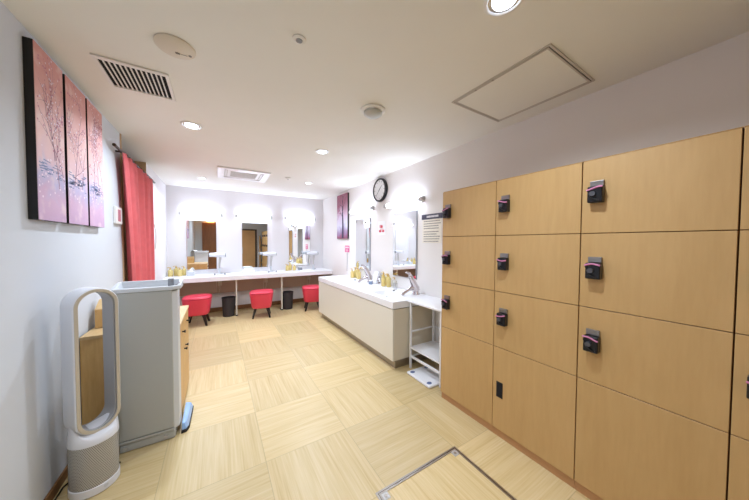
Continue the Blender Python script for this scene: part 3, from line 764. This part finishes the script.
# vent grille
gx0, gx1, gy0, gy1 = -.605, -.252, 2.115, 2.485
t = thing('ceiling_vent', 'white framed ceiling vent grille with dark slots', 'vent', ((gx0 + gx1) / 2, (gy0 + gy1) / 2, ZC))
mb = MB(); zz = ZC - .0005
for a in ((gx0, gx1, gy0, gy0 + .03), (gx0, gx1, gy1 - .03, gy1), (gx0, gx0 + .02, gy0 + .03, gy1 - .03), (gx1 - .02, gx1, gy0 + .03, gy1 - .03)): mb.box(*a, zz - .01, zz)
mb.build('frame', 'plast', t, bevel=.002)
B(gx0 + .02, gx1 - .02, gy0 + .03, gy1 - .03, zz - .001, zz).build('backing', 'slot', t)
n = 13
for k in range(1, n):
    x = gx0 + .02 + (gx1 - gx0 - .04) * k / n
    B(x - .0035, x + .0035, gy0 + .03, gy1 - .03, zz - .008, zz - .0012).build('slat', 'plast', t)
# speaker
t = thing('ceiling_speaker', 'large flat round ivory disc on the ceiling near the vent grille', 'speaker', (-.182, 1.80, ZC))
MB().lathe([(.092, -.0005), (.092, -.008), (.084, -.014), (.001, -.016)], (-.182, 1.80, ZC), 48).build('cover', 'plastb', t, smooth=40)
mb = MB()
for k in range(4):
    a = k * PI / 4; mb.tube([(-.175 - .012 * math.cos(a), 1.83 - .012 * math.sin(a), ZC - .0165), (-.175 + .012 * math.cos(a), 1.83 + .012 * math.sin(a), ZC - .0165)], .0016, 4)
mb.build('star_mark', 'ink', t)
mb = MB(); mb.tube([(-.160, 1.83, ZC - .0165), (-.13, 1.83, ZC - .016)], .0014, 4); mb.cyl((-.118, 1.825, ZC - .0165), .008, .002, n=12); mb.build('test_button', 'ink', t)
# sprinkler
t = thing('sprinkler_head', 'small round ceiling sprinkler with a dark centre', 'sprinkler', (.381, 1.389, ZC))
MB().lathe([(.034, -.0005), (.034, -.006), (.024, -.010), (.018, -.010), (.018, -.0005)], (.381, 1.389, ZC), 28, cap=False).build('escutcheon', 'plast', t, smooth=40)
MB().lathe([(.018, -.0008), (.016, -.012), (.003, -.014)], (.381, 1.389, ZC), 20).build('head', 'greyd', t, smooth=40)
# smoke detector
t = thing('smoke_detector', 'domed pale smoke detector on the ceiling', 'detector', (1.085, 1.80, ZC))
MB().lathe([(.098, -.0005), (.098, -.012), (.086, -.020)], (1.085, 1.80, ZC), 40).build('base', 'plast', t, smooth=40)
MB().lathe([(.075, -.0205), (.075, -.034), (.055, -.05), (.02, -.056), (.001, -.056)], (1.085, 1.80, ZC), 40).build('dome', mat('detector_dome_grey', (190, 192, 188), .4), t, smooth=40)
# small ceiling sensor
t = thing('motion_sensor', 'tiny white ceiling sensor to the right of the air conditioner', 'sensor', (1.02, 4.42, ZC))
MB().lathe([(.045, -.0005), (.045, -.01), (.03, -.02), (.001, -.026)], (1.02, 4.42, ZC), 28).build('sensor_body', 'plast', t, smooth=40)
MB().lathe([(.012, -.0262), (.01, -.03), (.001, -.032)], (1.02, 4.42, ZC), 14).build('lens', 'greyd', t, smooth=40)
t = thing('sprinkler_head', 'tiny white ceiling sprinkler between air conditioner and far wall', 'sprinkler', (.366, 5.75, ZC))
MB().lathe([(.034, -.0005), (.034, -.006), (.022, -.012), (.001, -.013)], (.366, 5.75, ZC), 24).build('escutcheon', 'plast', t, smooth=40)
# air conditioner cassette
M_['louv'] = mat('louvre_pale_grey', (200, 196, 190), .5)
M_['hedge'] = mat('hatch_edge_grey', (200, 192, 184), .5)
ax0, ax1, ay0, ay1 = .02, .728, 4.25, 4.94
t = thing('air_conditioner', 'square white ceiling air conditioner cassette near the far wall', 'air conditioner', (.37, 4.6, ZC))
mb = MB(); zz = ZC - .0005
for a in ((ax0, ax1, ay0, ay0 + .09), (ax0, ax1, ay1 - .09, ay1), (ax0, ax0 + .09, ay0 + .09, ay1 - .09), (ax1 - .09, ax1, ay0 + .09, ay1 - .09)): mb.box(*a, zz - .02, zz)
mb.build('outer_panel', 'white', t, bevel=.004)
for a in ((ax0 + .09, ax0 + .13, ay0 + .13, ay1 - .13), (ax1 - .13, ax1 - .09, ay0 + .13, ay1 - .13), (ax0 + .13, ax1 - .13, ay0 + .09, ay0 + .13), (ax0 + .13, ax1 - .13, ay1 - .13, ay1 - .09)):
    B(*a, zz - .004, zz).build('air_outlet', M_['louv'], t)
    cxx, cyy = (a[0] + a[1]) / 2, (a[2] + a[3]) / 2
    if a[1] - a[0] < .1: B(cxx - .012, cxx + .012, a[2] + .01, a[3] - .01, zz - .016, zz - .012).build('flap', 'white', t)
    else: B(a[0] + .01, a[1] - .01, cyy - .012, cyy + .012, zz - .016, zz - .012).build('flap', 'white', t)
fr = B(ax0 + .13, ax1 - .13, ay0 + .13, ay1 - .13, zz - .012, zz).build('intake_panel', 'white', t, bevel=.002)
mb = MB()
for k in range(12):
    y = ay0 + .17 + k * .0305; mb.box(ax0 + .17, ax1 - .17, y, y + .014, zz - .0145, zz - .0122)
mb.build('intake_louvres', M_['louv'], fr)
# ceiling hatch
hx0, hx1, hy0, hy1 = 1.53, 2.12, .705, 1.385
t = thing('ceiling_hatch', 'square ceiling access hatch with an aluminium edge above the lockers', 'hatch', (1.82, 1.05, ZC))
def ring_frame(x0, x1, y0, y1, w, za, zb):
    mb = MB()
    for a in ((x0, x1, y0, y0 + w), (x0, x1, y1 - w, y1), (x0, x0 + w, y0 + w, y1 - w), (x1 - w, x1, y0 + w, y1 - w)): mb.box(*a, za, zb)
    return mb
ring_frame(hx0, hx1, hy0, hy1, .012, ZC - .006, ZC - .0005).build('outer_frame', 'hedge', t)
ring_frame(hx0 + .0125, hx1 - .0125, hy0 + .0125, hy1 - .0125, .005, ZC - .002, ZC - .0005).build('shadow_gap', 'slot', t)
ring_frame(hx0 + .018, hx1 - .018, hy0 + .018, hy1 - .018, .010, ZC - .006, ZC - .0005).build('inner_frame', 'hedge', t)
B(hx0 + .0285, hx1 - .0285, hy0 + .0285, hy1 - .0285, ZC - .004, ZC - .0005).build('hatch_panel', 'ceil', t)
for (x, y) in ((hx0 + .02, hy0 + .35), (hx0 + .02, hy1 - .2)):
    MB().cyl((x, y, ZC - .0075), .008, .0014, n=14).build('latch', 'steel', t)
# floor hatch
fx0, fx1, fy0, fy1 = .764, 1.427, .56, 1.222
t = thing('floor_hatch', 'floor access hatch with a double stainless steel edge by the lockers', 'hatch', (1.09, .89, 0))
ring_frame(fx0, fx1, fy0, fy1, .010, .0003, .004).build('outer_frame', 'steel', t)
ring_frame(fx0 + .0105, fx1 - .0105, fy0 + .0105, fy1 - .0105, .003, .0003, .001).build('shadow_gap', 'slot', t)
ring_frame(fx0 + .014, fx1 - .014, fy0 + .014, fy1 - .014, .010, .0003, .004).build('inner_frame', 'steel', t)
for (x, y, sx, sy) in ((fx0 + .024, fy1 - .024, 1, -1), (fx1 - .024, fy1 - .024, -1, -1), (fx0 + .024, fy0 + .024, 1, 1), (fx1 - .024, fy0 + .024, -1, 1)):
    c = B(min(x, x + sx * .04), max(x, x + sx * .04), min(y, y + sy * .04), max(y, y + sy * .04), .0003, .0035).build('corner_plate', 'alu', t)
    MB().cyl((x + sx * .02, y + sy * .02, .0036), .010, .0015, n=16).build('screw', 'steel', c)
B(fx0 + .0245, fx1 - .0245, fy0 + .066, fy1 - .066, .0003, .003).build('hatch_lid', 'floor', t)

# ------------------------------------------------------------------ left side: curtain and rod
t = thing('curtain_rod', 'dark bronze curtain rod on a bracket above the coral curtain', 'curtain rod', (XL, 4.1, 2.3))
MB().tube([(-.765, 3.18, 2.305), (-.765, 4.86, 2.305)], .012, 14).build('rod', 'rod', t, smooth=50)
for y in (3.17, 4.862): MB().lathe([(.002, -.014), (.013, -.009), (.015, 0), (.013, .009), (.002, .014)], (-.765, y, 2.305), 16, 'y').build('finial', 'rod', t, smooth=50)
for y in (3.38, 4.82): B(XL + .001, -.768, y - .008, y + .008, 2.297, 2.313).build('bracket', 'rod', t, bevel=.002)
t = thing('curtain', 'coral red pleated curtain hanging over the recess in the left wall', 'curtain', (-.765, 4.1, .04))
mb = MB(); rows = 26; cols = 150
grid = []
for r_ in range(rows + 1):
    s = r_ / rows; z = 2.285 - s * 2.24; row = []
    y0 = 3.32 + .30 * s ** .8; y1 = 4.60 - .12 * s
    for c_ in range(cols + 1):
        u = c_ / cols; ph = u * 2 * PI * 6.5 + .8 * math.sin(u * 7) + .3 * math.sin(s * 4 + u * 9)
        amp = (.030 + .016 * s) * (.8 + .3 * math.sin(u * 13))
        y = y0 + (y1 - y0) * u + .012 * math.sin(ph * 2 + 1) * s
        row.append(mb.bm.verts.new((-.748 + amp * math.sin(ph) * (1 if s > .03 else .7), y, z)))
    grid.append(row)
for r_ in range(rows):
    for c_ in range(cols): mb.bm.faces.new([grid[r_][c_], grid[r_][c_ + 1], grid[r_ + 1][c_ + 1], grid[r_ + 1][c_]])
mb.build('drape', 'curtain', t, smooth=0, solid=.002)
for k in range(15):
    y = 3.42 + k * (1.28 / 14)
    MB().tube([(-.765 + .016 * math.cos(a), y, 2.303 + .018 * math.sin(a)) for a in [2 * PI * i / 12 for i in range(13)]], .002, 5).build('curtain_ring', 'rod', t, smooth=60)
# wall switch plate
t = thing('wall_panel', 'small white wall control box with a pink label beside the curtain', 'control panel', (XL, 3.35, 1.62))
B(XL + .001, XL + .022, 3.27, 3.45, 1.615, 1.775).build('housing', 'plast', t, bevel=.004)
B(XL + .0225, XL + .0235, 3.32, 3.40, 1.64, 1.75).build('label_plate', mat('pink_grey_label', (190, 120, 134), .6), t)
# curved white grab handle beyond curtain
o = MB().tube([(XL + .001, 4.93, 1.72), (XL + .03, 4.93, 1.70), (XL + .045, 4.93, 1.6), (XL + .045, 4.93, 1.45), (XL + .03, 4.93, 1.34), (XL + .001, 4.93, 1.32)], .009, 8).build('grab_handle', 'plast', smooth=60)
tag(o, 'white curved grab handle on the wall just beyond the curtain', 'handle')
# dark thing in the recess
t = thing('storage_bag', 'black bag behind the near edge of the curtain', 'bag', (-1.0, 3.75, 0))
mb = MB(); rings = []
for (s, z) in ((.8, .0005), (1, .04), (1, .8), (.85, 1.08), (.6, 1.16)):
    rings.append([(-1.03 + .16 * s * math.copysign(abs(math.cos(a)) ** .6, math.cos(a)), 3.72 + .15 * s * math.copysign(abs(math.sin(a)) ** .6, math.sin(a)), z) for a in [2 * PI * i / 28 for i in range(28)]])
mb.loops(rings); mb.build('bag_body', 'blackm', t, smooth=60)
MB().tube([(-1.08, 3.72, 1.15), (-1.07, 3.72, 1.24), (-1.0, 3.72, 1.25), (-.98, 3.72, 1.15)], .008, 6).build('strap', 'blackm', t, smooth=60)

# ------------------------------------------------------------------ wooden cabinet
cx0, cx1, cy0, cy1, ch = -.797, -.258, 2.50, 3.22, .80
t = thing('wooden_cabinet', 'low oak cabinet against the left wall behind the grey tray stand', 'cabinet', ((cx0 + cx1) / 2, (cy0 + cy1) / 2, 0))
B(cx0, cx1 - .02, cy0, cy1, .03, ch - .022).build('carcass', 'oak', t, bevel=.002)
B(cx0 + .02, cx1 - .04, cy0 + .02, cy1 - .02, .0005, .03).build('plinth', 'base', t)
B(cx0, cx1 + .006, cy0 - .006, cy1 + .006, ch - .0215, ch).build('top', 'oakx', t, bevel=.002)
for k in range(2):
    ya, yb = cy0 + .003 + k * (cy1 - cy0) / 2, cy0 - .003 + (k + 1) * (cy1 - cy0) / 2
    dr = B(cx1 - .0195, cx1, ya, yb, ch - .20, ch - .026).build('drawer', 'oak', t, bevel=.002)
    MB().lathe([(.006, .0), (.006, .012), (.013, .018), (.011, .024)], (cx1, (ya + yb) / 2, ch - .11), 14, 'x').build('knob', 'black', dr, smooth=40)
    d = B(cx1 - .0195, cx1, ya, yb, .035, ch - .205).build('door', 'oak', t, bevel=.002)
    MB().lathe([(.006, .0), (.006, .012), (.013, .018), (.011, .024)], (cx1, yb - .05 if k == 0 else ya + .05, ch - .30), 14, 'x').build('knob', 'black', d, smooth=40)
t = thing('wooden_organiser', 'small slotted oak box on the cabinet seen through the purifier loop', 'box', (-.7, 2.76, ch))
bx0, bx1, by0, by1 = -.78, -.60, 2.70, 2.82
B(bx0, bx1, by0, by1, ch + .0005, ch + .14).build('box_body', 'oak', t, bevel=.002)
MB().prism([(by0, ch + .1405), (by1, ch + .1405), (by1, ch + .20), (by1 - .03, ch + .20)], bx0, bx1, 'x').build('sloped_lid', 'oakx', t)
for k in range(4):
    x = bx0 + .055 + k * .03; B(x, x + .012, by0 - .0015, by0 - .0003, ch + .05, ch + .11).build('slot', 'brown', t)

# ------------------------------------------------------------------ grey tray stand
gx0, gx1, gy0, gy1 = -.60, -.282, 2.345, 2.485
t = thing('tray_stand', 'tall slim grey stand with a shallow tray top beside the purifier', 'stand', (-.45, 2.45, 0))
def rr(x0, x1, y0, y1, r, n=5, rb=None):
    p = []
    for (cx, cy, a0) in ((x1 - r, y0 + r, -90), (x1 - r, y1 - r, 0), (x0 + r, y1 - r, 90), (x0 + r, y0 + r, 180)):
        for k in range(n + 1):
            a = R(a0 + 90 * k / n); p.append((cx + r * math.cos(a), cy + r * math.sin(a)))
    return p
B(gx0, gx1, gy0, gy0 + .02, .085, 1.10).build('front_panel', 'grey', t, bevel=.006, seg=3)
MB().prism([(gx0, gy0 + .0205), (gx1 - .004, gy0 + .0205), (gx1 + .028, gy0 + .045), (gx1 + .034, gy0 + .10), (gx1 + .03, gy1), (gx0, gy1)], .06, 1.09).build('shell', 'greyl', t, bevel=.006, seg=3)
B(gx0 + .02, gx1 + .006, gy0 + .008, gy1 - .01, .002, .0595).build('foot', 'grey', t, bevel=.008, seg=2)
B(gx0, gx1, gy0 + .0, gy0 + .02, .062, .080).build('kick_rail', 'grey', t, bevel=.004)
for x in (gx1 - .05, gx0 + .05):
    MB().cyl((x, gy0 + .0, .03), .012, .010, 'y', n=16).build('foot_screw', 'alu', t)
# tray with raised rim
mb = MB(); outer = [(gx0 - .01, gy0 - .006), (gx1 + .005, gy0 - .006), (gx1 + .05, gy0 + .03), (gx1 + .05, gy1 + .05), (gx0 - .01, gy1 + .05)]
def inset(p, d):
    c = Vector((sum(q[0] for q in p) / len(p), sum(q[1] for q in p) / len(p))); out = []
    for q in p:
        v = Vector(q) - c; out.append((c.x + v.x * (1 - d / abs(v.x) if abs(v.x) > d else 1), c.y + v.y * (1 - d / abs(v.y) if abs(v.y) > d else 1)))
    return out
inn = inset(outer, .022)
zr = lambda p: 1.128 + (.030 if p[1] > gy1 - .02 else 0)
mb.loops([[(x, y, 1.1005) for x, y in outer], [(x, y, zr((x, y))) for x, y in outer], [(x, y, zr((x, y))) for x, y in inn], [(x, y, 1.112) for x, y in inset(outer, .032)]])
mb.build('tray', 'greyl', t, bevel=.004)
MB().lathe([(.019, .0), (.019, .05), (.016, .053)], (gx1 - .012, gy0 + .07, 1.122), 20).build('latch_knob', 'greyd', t, smooth=40)
MB().tube([(gx1 + .01, gy0 + .07, 1.1185), (gx1 + .035, gy0 + .08, 1.135), (gx1 + .03, gy0 + .13, 1.14)], .006, 8).build('catch', 'greyd', t, smooth=50)
# blue tray on the floor
t = thing('foot_step', 'small light blue step with a dark rubber edge on the floor by the grey stand', 'step', (-.2, 2.53, 0))
MB().prism([(-.246, 2.372), (-.212, 2.378), (-.196, 2.42), (-.188, 2.70), (-.242, 2.70)], .0005, .022).build('rubber_base', 'blackm', t, bevel=.004)
mb = MB().loops([[(-.242, 2.376, .0225), (-.212, 2.382, .0225), (-.198, 2.422, .0225), (-.190, 2.696, .0225), (-.242, 2.696, .0225)], [(-.242, 2.39, .075), (-.224, 2.394, .07), (-.212, 2.43, .066), (-.204, 2.69, .062), (-.242, 2.69, .075)]])
mb.build('step_top', 'blue', t, bevel=.006)

# ------------------------------------------------------------------ air purifier tower
t = thing('air_purifier', 'white bladeless tower fan purifier with an oval loop, standing by the left wall', 'air purifier', (0, 0, 0))
FR = .106
MB().lathe([(FR - .006, .0005), (FR, .006), (FR, .046), (FR - .003, .05)], n=56).build('foot', 'fanw', t, smooth=35)
mb = MB(); n = 72; g = []
uvs = {}
for k in range(2):
    g.append([mb.bm.verts.new(((FR - .003) * math.cos(2 * PI * i / n), (FR - .003) * math.sin(2 * PI * i / n), (.0505, .292)[k])) for i in range(n)])
uvl = mb.bm.loops.layers.uv.new('UVMap')
for i in range(n):
    f = mb.bm.faces.new([g[0][i], g[0][(i + 1) % n], g[1][(i + 1) % n], g[1][i]])
    for l, (uu, vv) in zip(f.loops, ((i, 0), (i + 1, 0), (i + 1, 1), (i, 1))): l[uvl].uv = (uu / n * 84, vv * 30)
mb.build('grille', 'grille', t, smooth=0)
WO, WI, DD = .101, .078, .062           # loop half widths and half depth
ZB, ZT = .335, 1.18                      # bottom/top of loop (outer)
# collar blending round base into loop foot
mb = MB(); rings = []
for (k, z) in ((0, .2925), (0, .30), (.08, .318), (.35, .335), (1, .352)):
    ring = []
    for i in range(48):
        a = 2 * PI * i / 48; c, s = math.cos(a), math.sin(a)
        rx, ry = FR + (WO - .003 - FR) * k, FR + (DD - .012 - FR) * k
        p = 1 - .25 * k
        zz = z + .055 * k * abs(c) ** 4
        ring.append((rx * math.copysign(abs(c) ** p, c), ry * math.copysign(abs(s) ** p, s), zz))
    rings.append(ring)
mb.loops(rings); mb.build('collar', 'fanw', t, smooth=50)
def loop_band(wo, wi, y0, y1, name, m, bev=.004, ins=0):
    """stadium shaped ring in the local XZ plane, extruded along y"""
    n = 22; zc1, zc0 = ZT - WO, ZB + WO
    def path(w):
        p = []
        for i in range(n + 1):
            a = PI * i / n; p.append((w * math.cos(a), zc1 + w * math.sin(a)))
        for i in range(n + 1):
            a = PI + PI * i / n; p.append((w * math.cos(a), zc0 + w * math.sin(a)))
        return p
    O, I = path(wo), path(wi)
    mb = MB(); vs = []
    for y, P in ((y0, O), (y1, O), (y1, I), (y0, I)): vs.append([mb.bm.verts.new((x, y, z)) for x, z in P])
    N = len(O)
    for k in range(4):
        a, b_ = vs[k], vs[(k + 1) % 4]
        for i in range(N): mb.bm.faces.new([a[i], a[(i + 1) % N], b_[(i + 1) % N], b_[i]])
    return mb.build(name, m, t, bevel=bev, smooth=35, seg=2)
loop_band(WO, WI + .008, -DD, DD, 'loop_shell', 'fanw', .006)
loop_band(WI + .0075, WI - .002, -DD + .010, DD - .004, 'loop_lining', 'fani', .003)
loop_band(WO - .005, WI + .001, -DD - .004, -DD - .0003, 'loop_edge', 'fane', .0015)
MB().lathe([(.010, 0), (.010, .0015)], (0, -FR - .0015, .03), 16, 'y').build('power_badge', 'greyl', t)
t.location = (-.634, 2.14, 0); t.rotation_euler = (0, 0, R(-50 + 90))
bpy.context.view_layer.update()
o = MB().tube([(-.60, 2.26, .012), (-.57, 2.275, .008), (-.555, 2.262, .006), (-.57, 2.24, .006), (-.61, 2.27, .006), (-.68, 2.30, .006), (-.75, 2.27, .006), (-.785, 2.2, .006), (-.785, 2.08, .006), (-.77, 2.02, .006), (-.745, 2.01, .02), (-.74, 2.03, .04)], .0045, 8).build('power_cord', 'cable', smooth=60)
o.parent = t; bpy.context.view_layer.update(); o.matrix_parent_inverse = t.matrix_world.inverted()

# ------------------------------------------------------------------ light behind the camera (rest of the room) and world
downlight(-.187, .69, 'recessed downlight overhead, behind the top edge of the picture at left', power=DP * .8)
w = bpy.data.worlds.new('World'); SC.world = w; w.use_nodes = True
w.node_tree.nodes['Background'].inputs[0].default_value = (.8, .85, 1, 1); w.node_tree.nodes['Background'].inputs[1].default_value = .05

# ------------------------------------------------------------------ camera
F, yaw, pitch, roll = 256.67, R(31.5538), R(-1.6527), R(.2780)
fwd = Vector((math.sin(yaw), math.cos(yaw), 0)); rt = Vector((math.cos(yaw), -math.sin(yaw), 0)); up = Vector((0, 0, 1))
f2 = fwd * math.cos(pitch) + up * math.sin(pitch); u2 = up * math.cos(pitch) - fwd * math.sin(pitch)
r3 = rt * math.cos(roll) + u2 * math.sin(roll); u3 = u2 * math.cos(roll) - rt * math.sin(roll)
cd = bpy.data.cameras.new('camera'); cam = bpy.data.objects.new('camera', cd); COL.objects.link(cam)
cd.sensor_width = 36; cd.lens = 36 * F / 749; cd.clip_start = .02
cam.matrix_world = Matrix(((r3.x, u3.x, -f2.x, 0), (r3.y, u3.y, -f2.y, 0), (r3.z, u3.z, -f2.z, 1.45), (0, 0, 0, 1)))
SC.camera = cam
SC.view_settings.view_transform = 'Standard'; SC.view_settings.look = 'None'
SC.view_settings.exposure = 0.0; SC.view_settings.gamma = 1
try: SC.view_settings.use_curve_mapping = False
except Exception: pass
